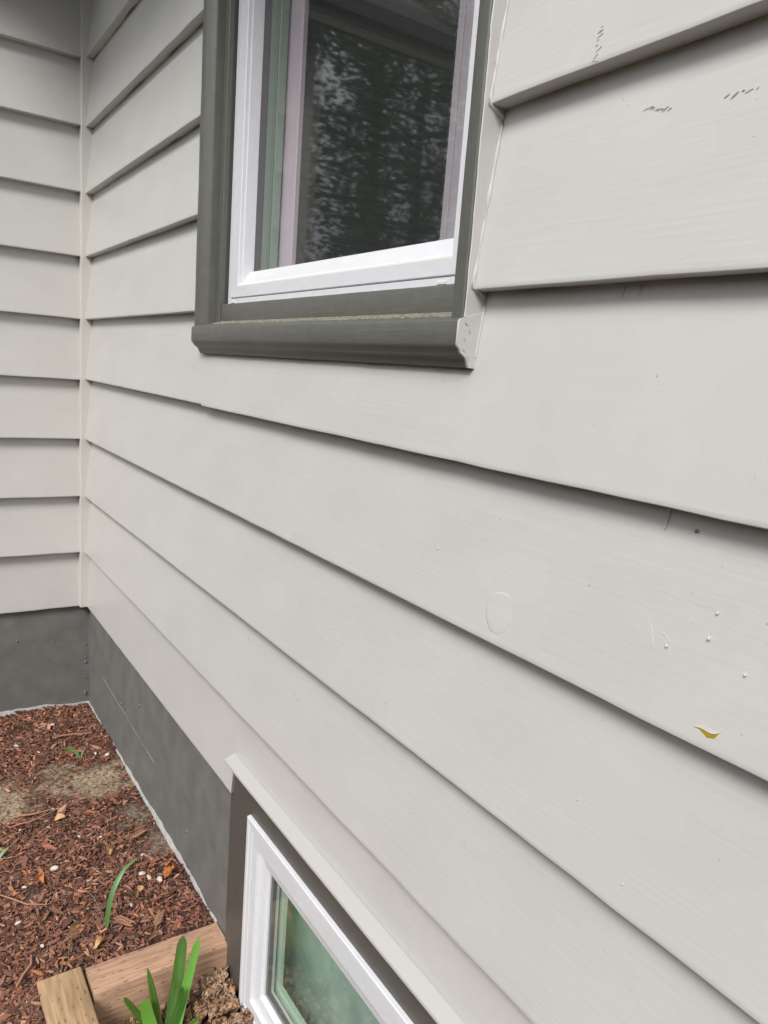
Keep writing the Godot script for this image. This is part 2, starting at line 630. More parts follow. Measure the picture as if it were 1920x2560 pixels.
	for d in [[11.444, 3.985, 0.020, 0.0014], [11.115, 4.99, 0.010, 0.0008], [11.02, 4.99, 0.012, 0.0009]]:
		var a := P(d[0], d[1], wall_z(d[1] - 0.02) + 0.002)
		if d[0] > 11.3:
			a = P(d[0], 3.985, -0.112 + 0.006)
		st = begin()
		tube(st, [a, a + Vector3(-0.0006, -d[2] * 0.5, 0.001), a + Vector3(-0.0012, -d[2], 0.0022)], [d[3], d[3] * 0.8, d[3] * 0.7], 6)
		obj("paint_drip", st, M.siding, wall)
	st = begin()
	var wp := P(11.597, 3.905, wall_z(3.905))
	tube(st, [wp + Vector3(-0.0015, 0, 0.001), wp + Vector3(0, 0.0006, 0.0018), wp + Vector3(0.0016, 0, 0.001)], [0.0008, 0.0018, 0.0007], 7)
	obj("dirt_speck", st, M.wasp, wall)
	# flake: the bare yellow spot and the lip of paint that curls off it
	var fc := P(11.80, 3.075, skin_z(11.80, 3.075) + 0.0004)
	st = begin()
	var spot := []
	var spot2 := []
	for q in [[-0.0031, 0.0010], [0.0019, 0.0026], [0.0056, 0.0032], [0.0130, 0.0030], [0.0171, 0.0038], [0.0208, 0.0066], [0.0190, 0.0022], [0.0164, -0.0010], [0.0107, -0.0030], [0.0060, -0.0006], [0.0019, 0.0012]]:
		spot.append(fc + Vector3(q[0], q[1], -q[1] * 0.115))
		spot2.append(fc + Vector3(q[0] * 0.97, q[1] * 0.97, 0.0004 - q[1] * 0.115))
	sweep(st, [spot, spot2], [0, 0.001])
	obj("bare_spot", st, M.yellow, wall)
	st = begin()
	var lip := []
	for q in [[-0.0036, 0.0011, 0.1], [0.0019, 0.0024, 0.55], [0.0056, 0.0027, 0.85], [0.0093, 0.0023, 1.0], [0.0130, 0.0021, 1.0], [0.0171, 0.0032, 0.75], [0.0200, 0.0058, 0.35], [0.0212, 0.0072, 0.1]]:
		var a := fc + Vector3(q[0], q[1], -q[1] * 0.115)
		var h: float = q[2]
		lip.append([a + Vector3(0, 0.0036 * h, 0.0001), a + Vector3(0, 0.0018 * h, 0.0002 + 0.0004 * h), a + Vector3(0, 0, 0.0003 + 0.0008 * h), a + Vector3(0, 0.0004, 0.0002 + 0.0005 * h), a + Vector3(0, 0.0018 * h, 0.0001)])
	sweep(st, lip, range(8), true, true, 60.0)
	obj("paint_flake", st, M.siding, wall)

	# side wall: a short jog that ends 0.66 m out, then turns the corner
	st = begin()
	bx(st, -0.60, -0.16, -0.02, 11.4, -0.16, 3.10)
	bx(st, -8.0, -0.16, -0.02, 10.9, 2.70, 3.14)
	var left := obj("side_wall", st, M.room, house)
	for k in range(0, 11):
		clapboard(left, k, run(0.07, 2.86, k, k + 1.14), "left", -0.02 if k == 0 else 0.026, 0.0, 0.002)
		clapboard(left, k, run(-8.0, -0.42, k, k + 1.14, 1.0), "return", 0.0, 0.0, 0.002)
	st = begin()
	bx(st, -0.14, 0.03, 0.0, 11.0, 2.86, 3.33, 0.002)
	bx(st, -0.42, -0.14, 0.0, 11.0, 3.16, 3.33, 0.002)
	obj("corner_board", st, M.strip, left)


func build_foundation(house: Node3D) -> void:
	var st := begin()
	for w in [0, 1]:
		var rows := []
		var us := []
		var n := 60 if w == 0 else 24
		for i in n + 1:
			var s := lerpf(-0.12, 6.9, float(i) / n) if w == 0 else lerpf(-0.12, 3.16, float(i) / n)
			var ring := []
			for j in 9:
				var y := lerpf(0.06, -3.2, j / 8.0)
				var d := nz.get_noise_2d(s * 30.0 + w * 100.0, y * 30.0) * 0.008
				ring.append(P(s, y, -0.12 + d) if w == 0 else P(-0.10 + d, y, s))
			ring.append(P(s, -3.2, -0.6) if w == 0 else P(-0.6, -3.2, s))
			ring.append(P(s, 0.06, -0.6) if w == 0 else P(-0.6, 0.06, s))
			rows.append(ring)
			us.append(s * U)
		sweep(st, rows, us, true, true, 60.0)
	bx(st, 11.6, 17.2, -3.2, 0.06, -0.6, -0.12)
	bx(st, 6.9, 11.6, -3.2, -2.62, -0.6, -0.13)
	bx(st, -8.0, -0.2, -3.2, 0.06, 2.7, 3.16)
	var f := obj("foundation", st, M.foundation, house)
	# bare concrete that the paint did not reach, along the soil
	for w in [0, 1]:
		st = begin()
		var rows := []
		var us := []
		var n := 110 if w == 0 else 40
		for i in n + 1:
			var s := lerpf(-0.10, 6.35, float(i) / n) if w == 0 else lerpf(-0.11, 3.1, float(i) / n)
			var top := -1.865 + nz.get_noise_1d(s * 45.0 + w * 300.0) * 0.035 + nz.get_noise_1d(s * 260.0) * 0.012
			if w == 0:
				top += 0.035 * smoothstep(3.4, 4.4, s) * (1.0 - smoothstep(5.2, 6.0, s)) - 0.03 * (1.0 - smoothstep(1.2, 2.6, s))
			else:
				top += 0.055 * s - 0.005
			var ring := []
			for q in [[top, 0.004], [top - 0.01, 0.0115], [-2.3, 0.0115], [-2.3, -0.02], [top, -0.02]]:
				ring.append(P(s, q[0], -0.12 + q[1]) if w == 0 else P(-0.10 + q[1], q[0], s))
			rows.append(ring)
			us.append(s * U)
		sweep(st, rows, us)
		obj("bare_concrete_edge", st, M.raw_concrete, f)
	# form seam and knobs of concrete
	st = begin()
	var pts := []
	var rad := []
	for i in 40:
		var s := lerpf(0.9, 3.9, i / 39.0)
		pts.append(P(s, -0.985 - 0.035 * s + nz.get_noise_1d(i * 30.0) * 0.01, -0.121))
		rad.append(0.0016 * (0.4 + 0.6 * absf(nz.get_noise_1d(i * 57.0 + 9.0))) + 0.0003)
	tube(st, pts, rad, 5)
	obj("form_seam", st, mat("seam", lin(0.24, 0.23, 0.21), 0.8), f)
	for i in 12:
		var left := i % 2 == 0
		var y := rng.randf_range(-1.7, -0.2)
		var s := rng.randf_range(0.0, 1.2) if left else rng.randf_range(0.1, 5.5)
		if i < 6:
			s = 0.0
			left = true
			y = -0.25 - 1.5 * pow(rng.randf(), 0.7)
		var c := P(-0.10, y, s - 0.06) if left else P(s, y, -0.12)
		var r := rng.randf_range(0.0025, 0.006)
		st = begin()
		tube(st, [c - Vector3(0, r, 0), c - Vector3(0, r * 0.4, 0), c + Vector3(0, r * 0.5, 0), c + Vector3(0, r * 1.1, 0)], [r * 0.3, r, r * 0.9, r * 0.2], 7)
		obj("concrete_knob", st, M.foundation, f)


func build_window(house: Node3D) -> void:
	# blind stop lining the opening
	var st := begin()
	bx(st, 5.684, 5.789, 4.80, 11.0, -0.34, -0.108)
	bx(st, 9.72, 9.82, 4.80, 11.0, -0.34, -0.108)
	bx(st, 5.684, 9.82, 10.9, 11.2, -0.34, -0.108)
	var win := obj("window", st, M.trim, house)
	win.set_meta("label", "white vinyl window set in dark grey painted wood casing with a moulded sill")
	for s in [0, 1]:
		st = begin()
		var prof := []
		for q in [[0.0, -0.20], [0.0, 0.046], [0.008, 0.055], [0.105, 0.055], [0.122, 0.047], [0.150, 0.022], [0.180, -0.006], [0.190, -0.022], [0.194, -0.035], [0.194, -0.20]]:
			prof.append(Vector2(5.49 + q[0], q[1]) if s == 0 else Vector2(10.01 - q[0] * 0.9, q[1]))
		bar(st, prof, P(0, 4.80, 0), Vector3(U, 0, 0), Vector3(0, 0, U), Vector3(0, 6.4 * U, 0), 60, 0.0004)
		obj("casing", st, M.trim, win)
	st = begin()
	bx(st, 5.49, 10.01, 11.0, 11.3, -0.2, 0.05)
	obj("head_casing", st, M.trim, win)
	# apron between the vinyl frame and the sill
	st = begin()
	bar(st, [Vector2(-0.30, 4.85), Vector2(-0.135, 4.85), Vector2(-0.132, 4.86), Vector2(-0.132, 5.06), Vector2(-0.14, 5.072), Vector2(-0.30, 5.072)], P(5.792, 0, 0), Vector3(0, 0, U), Vector3(0, U, 0), Vector3(3.925 * U, 0, 0), 40, 0.0004)
	obj("apron", st, M.trim, win)
	# the sill with its nose and cove
	var sp := []
	for q in [[-0.30, 4.895], [-0.132, 4.893], [0.060, 4.835], [0.074, 4.828], [0.081, 4.815], [0.082, 4.69], [0.077, 4.672], [0.062, 4.660], [0.057, 4.648], [0.050, 4.636], [0.030, 4.626], [0.012, 4.612], [-0.002, 4.592], [-0.010, 4.572], [-0.018, 4.556], [-0.22, 4.552]]:
		sp.append(Vector2(q[0], q[1]))
	st = begin()
	bar(st, sp, P(5.49, 0, 0), Vector3(0, 0, U), Vector3(0, U, 0), Vector3(4.515 * U, 0, 0), 90, 0.0006)
	var sill := obj("sill", st, M.trim, win)
	# siding paint that ran over the sill end and the outer face of the right casing
	st = begin()
	bar(st, sp, P(10.0055, 0, 0), Vector3(0, 0, U), Vector3(0, U, 0), Vector3(0.018 * U, 0, 0), 1, 0.0)
	var rr := []
	for i in 5:
		var a := P(10.024, 4.62 + 0.05 * i, 0.0)
		var c := a + Vector3(0, 0, rng.randf_range(-0.004, 0.010))
		tube(st, [c, c + Vector3(0.0008, rng.randf_range(-0.004, 0.004), rng.randf_range(-0.004, 0.002)), c + Vector3(0, rng.randf_range(-0.007, 0.007), rng.randf_range(-0.007, 0.003))], [0.0002, 0.0007, 0.0002], 5)
	obj("overpainted_end", st, M.siding, sill)
	st = begin()
	var rows := []
	var us := []
	for i in 141:
		var y := lerpf(4.845, 11.0, i / 140.0)
		var fr := 0.040 + nz.get_noise_1d(y * 30.0) * 0.010 + nz.get_noise_1d(y * 230.0) * 0.003
		rows.append([P(10.0105, y, -0.13), P(10.0165, y, -0.13), P(10.0165, y, fr - 0.004), P(10.0105, y, fr)])
		us.append(y * U)
	sweep(st, rows, us)
	obj("overpainted_edge", st, M.siding, win)
	# yellow pollen caught on the back of the sill
	st = begin()
	rows = []
	us = []
	for i in 121:
		var x := lerpf(5.80, 9.86, i / 120.0)
		var w := 0.10 + 0.08 * absf(nz.get_noise_1d(x * 60.0)) + 0.02 * nz.get_noise_1d(x * 300.0)
		rows.append([P(x, 4.898, -0.130), P(x, 4.896 - 0.302 * w, -0.131 + w), P(x, 4.889 - 0.302 * w, -0.131 + w), P(x, 4.885, -0.135)])
		us.append(x * U)
	sweep(st, rows, us)
	obj("pollen_line", st, M.pollen, sill)
	# white vinyl frame, its sash and the dark joint between them
	st = begin()
	var fp := []
	for q in [[0.0, -0.36], [0.0, -0.200], [0.004, -0.195], [0.070, -0.195], [0.072, -0.215], [0.072, -0.36]]:
		fp.append(Vector2(q[0], q[1]))
	frame(st, fp, 5.789, 9.720, 5.060, 10.95, 1.02, 0.9, 1.0, 1.0)
	var vf := obj("vinyl_frame", st, M.vinyl, win)
	st = begin()
	bx(st, 5.86, 9.66, 5.125, 5.150, -0.30, -0.222)
	obj("joint", st, M.gap, vf)
	st = begin()
	for w in [[5.90, 5.99], [9.42, 9.52]]:
		st = begin()
		bx(st, w[0], w[1], 5.083, 5.108, -0.20, -0.186, 0.0008)
		obj("weep_cover", st, M.vinyl, vf)
	st = begin()
	var shp := []
	for q in [[0.0, -0.352, 0.0], [0.0, -0.202, 0.0], [0.006, -0.196, 0.006], [0.112, -0.197, 0.168], [0.119, -0.204, 0.176], [0.146, -0.240, 0.180], [0.153, -0.243, 0.196], [0.262, -0.318, 0.205], [0.272, -0.345, 0.208], [0.272, -0.352, 0.208]]:
		shp.append(Vector3(q[0], q[1], q[2]))
	# the bottom rail stands a hair lower at the left, so the joint opens to the right
	frame(st, shp, 5.862, 9.655, 5.139, 10.9, 1.0, 0.66, 1.0, 1.0)
	var sash := obj("sash", st, M.vinyl, win)
	st = begin()
	rows = []
	us = []
	for i in 121:
		var x := lerpf(6.04, 9.53, i / 120.0)
		var w := 0.35 + 0.5 * absf(nz.get_noise_1d(x * 90.0)) + 0.15 * nz.get_noise_1d(x * 400.0)
		rows.append([P(x, 5.2600, -0.2030), P(x, 5.2605 + 0.030 * w, -0.2030 - 0.040 * w), P(x, 5.255 + 0.030 * w, -0.21 - 0.040 * w), P(x, 5.250, -0.21)])
		us.append(x * U)
	sweep(st, rows, us)
	obj("pollen_line", st, mat("pollen_pale", lin(0.74, 0.72, 0.64), 0.95), sash)
	for z in [-0.350, -0.424]:
		st = begin()
		var n := Vector3(0, 0, 1)
		var q := [P(6.02, 5.37, z), P(9.58, 5.37, z), P(9.58, 10.75, z), P(6.02, 10.75, z)]
		tri(st, [q[0], q[1], q[2]], [n, n, n], [Vector2(0, 0), Vector2(1, 0), Vector2(1, 1)])
		tri(st, [q[0], q[2], q[3]], [n, n, n], [Vector2(0, 0), Vector2(1, 1), Vector2(0, 1)])
		obj("glass_pane", st, M.glass, win)
	st = begin()
	frame(st, [Vector2(0.0, -0.420), Vector2(0.0, -0.356), Vector2(0.018, -0.356), Vector2(0.018, -0.420)], 6.050, 9.55, 5.390, 10.66)
	obj("spacer_bar", st, M.spacer, win)
	# inside lining and inner stop, greenish through the thick glass
	st = begin()
	bx(st, 5.84, 6.062, 5.0, 10.9, -0.52, -0.43)
	bx(st, 5.84, 6.076, 5.0, 10.9, -0.612, -0.524)
	bx(st, 9.56, 9.70, 5.0, 10.9, -0.61, -0.43)
	bx(st, 5.84, 9.70, 5.05, 5.37, -0.61, -0.43)
	bx(st, 5.84, 9.70, 10.67, 10.9, -0.61, -0.43)
	obj("inner_lining", st, M.vinyl_in, win)
	st = begin()
	bx(st, 5.6, 6.11, 4.9, 10.9, -0.66, -0.635)
	bx(st, 6.125, 6.38, 4.9, 10.9, -0.67, -0.618)
	obj("inner_stile", st, M.stile, win)
	st = begin()
	bx(st, 8.83, 8.90, 4.9, 10.9, -0.67, -0.618)
	bx(st, 8.905, 8.98, 4.9, 10.9, -0.67, -0.622)
	bx(st, 8.985, 9.62, 4.9, 10.9, -0.67, -0.616)
	obj("inner_stile", st, mat("stile_grey", lin(0.34, 0.305, 0.335), 0.5), win)


func build_basement_window(house: Node3D) -> void:
	var st := begin()
	# lining of the opening
	bx(st, 6.95, 7.26, -2.6, 0.1, -0.60, -0.16)
	bx(st, 11.0, 11.4, -2.6, 0.1, -0.60, -0.16)
	bx(st, 7.26, 11.0, -2.62, -2.2, -0.60, -0.16)
	bx(st, 6.95, 11.4, -0.05, 0.2, -0.60, -0.16)
	var win := obj("basement_window", st, M.trim_smooth, house)
	win.set_meta("label", "small white basement window under a beige drip cap")
	# flat grey casing, mitred
	st = begin()
	frame(st, [Vector2(0.0, -0.17), Vector2(0.0, -0.088), Vector2(0.006, -0.083), Vector2(0.53, -0.083), Vector2(0.53, -0.17)], 6.672, 11.6, -2.78, 0.40)
	obj("casing", st, M.trim_smooth, win)
	# drip cap
	st = begin()
	var cp := []
	for q in [[-0.13, 0.458], [-0.085, 0.448], [0.030, 0.404], [0.036, 0.396], [0.036, 0.376], [0.030, 0.370], [-0.13, 0.385]]:
		cp.append(Vector2(q[0], q[1]))
	bar(st, cp, P(6.735, 0, 0), Vector3(0, 0, U), Vector3(0, U, 0), Vector3(4.9 * U, 0, 0), 50, 0.0003)
	obj("drip_cap", st, mat("cap_paint", lin(0.43, 0.42, 0.395), 0.5), win)
	st = begin()
	var vp := []
	for q in [[0.0, -0.25], [0.0, -0.046], [0.006, -0.040], [0.045, -0.040], [0.050, -0.048], [0.105, -0.050], [0.108, -0.056], [0.22, -0.060], [0.232, -0.090], [0.24, -0.094], [0.345, -0.108], [0.358, -0.135], [0.372, -0.137], [0.372, -0.25]]:
		vp.append(Vector2(q[0], q[1]))
	frame(st, vp, 7.20, 11.05, -2.245, -0.005, 1.05, 1.0, 1.1, 1.1)
	obj("vinyl_frame", st, M.vinyl, win)
	for z in [-0.15, -0.22]:
		st = begin()
		var n := Vector3(0, 0, 1)
		var q := [P(7.55, -1.88, z), P(10.72, -1.88, z), P(10.72, -0.38, z), P(7.55, -0.38, z)]
		tri(st, [q[0], q[1], q[2]], [n, n, n], [Vector2(0, 0), Vector2(1, 0), Vector2(1, 1)])
		tri(st, [q[0], q[2], q[3]], [n, n, n], [Vector2(0, 0), Vector2(1, 1), Vector2(0, 1)])
		obj("glass_pane", st, M.glass_low, win)
	st = begin()
	frame(st, [Vector2(0.0, -0.215), Vector2(0.0, -0.156), Vector2(0.022, -0.156), Vector2(0.022, -0.215)], 7.575, 10.70, -1.845, -0.41)
	obj("spacer_bar", st, M.spacer, win)
	# second, inner frame seen through the glass
	st = begin()
	frame(st, [Vector2(0.0, -0.34), Vector2(0.0, -0.23), Vector2(0.02, -0.23), Vector2(0.02, -0.28), Vector2(0.10, -0.285), Vector2(0.11, -0.34)], 7.50, 10.78, -1.90, -0.36)
	obj("inner_frame", st, mat("inner_green", lin(0.40, 0.55, 0.42), 0.5), win)
	st = begin()
	bx(st, 7.27, 10.99, -2.19, -0.06, -0.60, -0.56)
	obj("backing_panel", st, M.panel, win)


func build_roof(house: Node3D) -> void:
	var st := begin()
	# soffits: a modest overhang on the main wall, a deeper one on the jog
	bx(st, 1.5, 17.3, 11.0, 11.25, -0.3, 2.45)
	obj("soffit", st, M.trim_smooth, house)
	st = begin()
	bx(st, 1.5, 17.3, 11.0, 11.9, 2.45, 2.6)
	bx(st, 0.7, 0.8, 10.366, 10.9, -0.1, 6.05)
	obj("fascia", st, M.trim, house)
	st = begin()
	var r := []
	for x in [1.3, 17.5]:
		r.append([P(x, 11.92, 2.8), P(x, 12.07, 2.8), P(x, 21.0, -16.0), P(x, 12.1, -34.0), P(x, 11.9, -34.0), P(x, 20.7, -16.0)])
	sweep(st, r, [0, 3])
	r = []
	for z in [-16.0, 6.05]:
		r.append([P(0.70, 10.62, z), P(0.92, 10.66, z), P(0.92, 10.92, z), P(-8.0, 17.1, z), P(-17.0, 10.6, z), P(-17.0, 10.3, z), P(-8.0, 16.7, z)])
	sweep(st, r, [0, 2])
	obj("roof", st, M.roof, house)


func build_rooms(house: Node3D) -> void:
	# upper room and basement, closed so that light comes in by the windows only
	var st := begin()
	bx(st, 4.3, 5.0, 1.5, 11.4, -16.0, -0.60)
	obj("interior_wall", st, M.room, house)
	st = begin()
	bx(st, 16.0, 16.6, 1.5, 11.4, -16.0, -0.60)
	bx(st, 4.3, 16.6, 1.5, 11.4, -16.6, -16.0)
	bx(st, 4.3, 16.6, 11.4, 11.9, -16.6, -0.16)
	bx(st, 4.3, 16.6, 0.9, 1.5, -16.6, -0.60)
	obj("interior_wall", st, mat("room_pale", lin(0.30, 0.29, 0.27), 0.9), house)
	st = begin()
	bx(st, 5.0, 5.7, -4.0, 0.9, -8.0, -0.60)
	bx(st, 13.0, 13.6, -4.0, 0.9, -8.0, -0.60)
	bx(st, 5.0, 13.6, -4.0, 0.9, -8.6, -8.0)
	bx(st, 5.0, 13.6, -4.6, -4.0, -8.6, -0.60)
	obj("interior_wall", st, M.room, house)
	# closet opening on the room's left wall: painted trim and a louvred door
	st = begin()
	bx(st, 5.0, 5.10, 1.5, 9.35, -4.10, -3.46)
	bx(st, 5.0, 5.10, 8.92, 9.35, -3.46, -0.62)
	var d := obj("closet_trim", st, M.door_trim, house)
	for i in 62:
		st = begin()
		var y := 8.85 - i * 0.115
		bar(st, [Vector2(0, 0), Vector2(0.012, 0), Vector2(0.085, -0.075), Vector2(0.073, -0.075)], P(5.0, y, -3.44), Vector3(U, 0, 0), Vector3(0, U, 0), Vector3(0, 0, 2.8 * U))
		obj("louvre_slat", st, M.louver, d)


# ---------------------------------------------------------------- ground
func bed_h(x: float, z: float) -> float:
	var h := nz.get_noise_2d(x * 160.0, z * 160.0) * 0.006 + nz.get_noise_2d(x * 50.0, z * 50.0 + 40.0) * 0.010 + 0.002
	if x > 1.30 and z < 0.30:
		h -= 0.108
		h += 0.03 * (1.0 - smoothstep(0.0, 0.10, z)) * (1.0 - smoothstep(1.45, 1.7, x))
	return h


func sand(x: float, z: float) -> float:
	var n := nz.get_noise_2d(x * 120.0 + 31.0, z * 120.0) * 0.55 + nz.get_noise_2d(x * 500.0 + 31.0, z * 500.0) * 0.35
	var a := smoothstep(0.34, 0.44, x) * (1.0 - smoothstep(0.60, 0.72, x)) * (1.0 - smoothstep(0.34, 0.48, z))
	var b := smoothstep(0.60, 0.72, x) * (1.0 - smoothstep(0.98, 1.06, x)) * (1.0 - smoothstep(0.05, 0.13, z)) * 0.75
	var c := clampf(1.0 - Vector2(x - 1.17, z - 0.27).length() / 0.055, 0.0, 1.0) * 0.8 + clampf(1.0 - Vector2(x - 0.98, z - 0.33).length() / 0.05, 0.0, 1.0) * 0.7
	return clampf((maxf(maxf(a, b), c) - 0.66) * 2.0 + n * 2.1 + 0.15, 0.0, 1.0) if maxf(maxf(a, b), c) > 0.08 else 0.0


func ground() -> void:
	var st := begin()
	var n := Vector3.UP
	var r := 90.0
	var q := [Vector3(-r, -0.14, -r), Vector3(r, -0.14, -r), Vector3(r, -0.14, r), Vector3(-r, -0.14, r)]
	tri(st, [q[0], q[1], q[2]], [n, n, n], [Vector2(0, 0), Vector2(2 * r, 0), Vector2(2 * r, 2 * r)])
	tri(st, [q[0], q[2], q[3]], [n, n, n], [Vector2(0, 0), Vector2(2 * r, 2 * r), Vector2(0, 2 * r)])
	var g := obj("ground", st, M.lawn, self)
	g.set_meta("kind", "structure")
	tag(g, "flat lawn of the yard that stretches away from the house", "lawn")
	st = begin()
	var nx := 220
	var nzz := 120
	var f := func(i: int, j: int) -> Vector3:
		var x := lerpf(-0.03, 3.3, float(i) / nx)
		var z := lerpf(-0.03, 1.9, float(j) / nzz)
		return Vector3(x, bed_h(x, z), z)
	for i in nx + 1:
		for j in nzz + 1:
			var p: Vector3 = f.call(i, j)
			var s := sand(p.x, p.z)
			var dark := Color(0.075, 0.036, 0.024)
			var tan_ := Color(0.40, 0.30, 0.20)
			if p.x > 0.66:
				tan_ = Color(0.24, 0.18, 0.135)
			st.set_color(dark.lerp(tan_, s))
			st.set_uv(Vector2(p.x, p.z))
			st.add_vertex(p)
	for i in nx:
		for j in nzz:
			var a := i * (nzz + 1) + j
			var b := a + nzz + 1
			for k in [a, b, b + 1, a, b + 1, a + 1]:
				st.add_index(k)
	st.generate_normals()
	var o := MeshInstance3D.new()
	o.mesh = st.commit()
	o.material_override = M.soil
	o.name = "soil"
	o.set_meta("kind", "structure")
	tag(o, "brown planting bed soil with bare sandy patches beside the foundation", "soil")
	add_child(o)


func chip_mesh(sd: int) -> Mesh:
	var r := RandomNumberGenerator.new()
	r.seed = sd
	var st := begin()
	var rings := []
	for i in 4:
		var t := i / 3.0
		var w: float = [0.25, 0.5, 0.46, 0.12][i] * r.randf_range(0.8, 1.2)
		var h: float = [0.3, 0.5, 0.45, 0.2][i] * r.randf_range(0.8, 1.2)
		var c := Vector3(t - 0.5, 0.5 * sin(t * PI) * r.randf_range(-0.3, 0.5), r.randf_range(-0.2, 0.2))
		rings.append([c + Vector3(r.randf_range(-0.05, 0.05), h, -w * 0.7), c + Vector3(0, h * 0.7, w), c + Vector3(0, -h, w * 0.6), c + Vector3(0, -h * 0.8, -w)])
	sweep(st, rings, range(4), true, true, 30.0)
	st.index()
	return st.commit()


func mulch() -> void:
	for v in 4:
		var at := []
		var cols := []
		var want := 9500
		while at.size() < want:
			var x := rng.randf_range(-0.015, 1.30)
			var z := rng.randf_range(-0.018, 0.75) if rng.randf() < 0.85 else rng.randf_range(0.7, 1.8)
			if rng.randf() < 0.12:
				x = rng.randf_range(1.25, 1.45) if rng.randf() < 0.7 else rng.randf_range(1.4, 3.0)
				z = rng.randf_range(0.355, 0.6)
			if x > 1.262 and z < 0.36:
				continue
			var s := sand(x, z)
			if rng.randf() < s * 0.86:
				continue
			var len := absf(rng.randfn(0.008, 0.005)) + 0.0045
			if rng.randf() < 0.05:
				len *= 1.9
			if s > 0.2:
				len *= 0.6
			var wid := len * rng.randf_range(0.14, 0.42)
			var thk := wid * rng.randf_range(0.35, 0.7)
			var b := Basis.from_euler(Vector3(rng.randfn(0, 0.5), rng.randf() * TAU, rng.randfn(0, 0.32)))
			b = b * Basis.from_scale(Vector3(len, thk, wid))
			var h := bed_h(x, z) + rng.randf_range(0.0, 0.007)
			at.append(Transform3D(b, Vector3(x, h, z)))
			var k := exp(rng.randfn(0.0, 0.45))
			var c := Color(0.215, 0.082, 0.047).lerp(Color(0.13, 0.066, 0.045), rng.randf()) * k
			if rng.randf() < 0.09:
				c = Color(0.38, 0.21, 0.13) * rng.randf_range(0.6, 1.2)
			elif rng.randf() < 0.02:
				c = Color(0.36, 0.14, 0.05)
			c.a = 1.0
			cols.append(c)
		var o := multi("bark_mulch", chip_mesh(100 + v), M.chips, at, cols, self)
		tag(o, "reddish brown shredded bark mulch covering the planting bed", "mulch")


func timber(called: String, a: Vector3, b: Vector3, m: Material, label: String, turn: float) -> void:
	var t := Node3D.new()
	var base := Vector3((a.x + b.x) * 0.5, minf(a.y, b.y), (a.z + b.z) * 0.5)
	var st := begin()
	var s := (b - a).abs()
	var along := Vector3(s.x, 0, 0)
	var ax := Vector3(0, 0, 1)
	var w := s.z
	if s.z > s.x:
		along = Vector3(0, 0, s.z)
		ax = Vector3(1, 0, 0)
		w = s.x
	var h := s.y
	var c := 0.004
	var prof := [Vector2(c, 0), Vector2(w - c, 0), Vector2(w, c), Vector2(w, h - c), Vector2(w - c * 0.35, h - c * 0.35), Vector2(w - c, h), Vector2(c, h), Vector2(c * 0.35, h - c * 0.35), Vector2(0, h - c), Vector2(0, c)]
	bar(st, prof, -along * 0.5 - ax * w * 0.5, ax, Vector3.UP, along, 24, 0.0012)
	t.free()
	var o := obj(called, st, m, self)
	o.position = base
	o.rotation.y = turn
	tag(o, label, "timber", "landscape timbers edging the planting bed")


func timbers() -> void:
	timber("landscape_timber", P(6.352, -2.42, -0.10), P(6.745, -1.85, 1.325), M.lumber, "pinkish square timber butting against the foundation beside the basement window", deg_to_rad(-0.5))
	timber("landscape_timber", P(6.30, -2.42, 1.352), P(14.5, -1.862, 1.785), M.lumber_pale, "yellowish timber meeting the first at a right angle, end grain against mulch", deg_to_rad(0.0))


func leaf_mesh(sd: int, curl: float, crumple: float) -> Mesh:
	var r := RandomNumberGenerator.new()
	r.seed = sd
	var f := FastNoiseLite.new()
	f.seed = sd
	f.frequency = 0.9
	var st := begin()
	var rings := []
	for i in 9:
		var t := i / 8.0
		var w := 0.42 * pow(sin(PI * clampf(t * 0.94 + 0.04, 0.0, 1.0)), 0.7) * (1.0 + 0.25 * f.get_noise_1d(i * 2.3))
		var ring := []
		var up := []
		for k in 7:
			var s := k / 6.0 * 2.0 - 1.0
			var a := s * curl
			var p := Vector3((t - 0.5) * cos(curl * 0.4), sin(t * PI) * curl * 0.12, sin(a) * w / maxf(curl, 0.3))
			p.y += (1.0 - cos(a)) * w / maxf(curl, 0.3)
			p += Vector3(f.get_noise_3d(t * 4.0, s * 2.0, 1.0), f.get_noise_3d(t * 4.0, s * 2.0, 9.0), f.get_noise_3d(t * 4.0, s * 2.0, 17.0)) * crumple
			ring.append(p)
			up.append(p + Vector3(0, 0.012, 0))
		up.reverse()
		rings.append(ring + up)
	sweep(st, rings, range(9), true, true, 70.0)
	st.index()
	return st.commit()


func litter() -> void:
	# crumpled leaves heaped between the timbers and the basement window
	var proto := []
	for v in 5:
		proto.append(leaf_mesh(200 + v, 1.5 + 0.3 * v, 0.32))
	var mats := []
	for v in 3:
		mats.append(mat("litter_%d" % v, [lin(0.60, 0.36, 0.21), lin(0.50, 0.28, 0.16), lin(0.68, 0.45, 0.28)][v], 0.8, noise_tex(64, 64, 128, 128, 0.06, 300 + v, 4, 1.0, 0.6, 1.5), null, 0.0, 1.0))
	for i in 110:
		var o := MeshInstance3D.new()
		o.mesh = proto[i % 5]
		o.material_override = mats[i % 3]
		var x := rng.randf_range(1.352, 1.75)
		var z := rng.randf_range(-0.005, 0.25)
		if i < 60:
			x = rng.randf_range(1.355, 1.56)
			z = rng.randf_range(-0.004, 0.13)
		var s := rng.randf_range(0.034, 0.06)
		o.position = Vector3(x, bed_h(x, z) + 0.006 + rng.randf_range(0.0, 0.022), z)
		o.basis = Basis.from_euler(Vector3(rng.randfn(0, 0.5), rng.randf() * TAU, rng.randfn(0, 0.5))) * Basis.from_scale(Vector3(s, s, s))
		o.name = numbered("crumpled_leaf", self)
		tag(o, "crumpled tan leaf in the litter heap beside the basement window", "leaf", "crumpled leaves heaped between timbers and basement window")
		add_child(o, true)


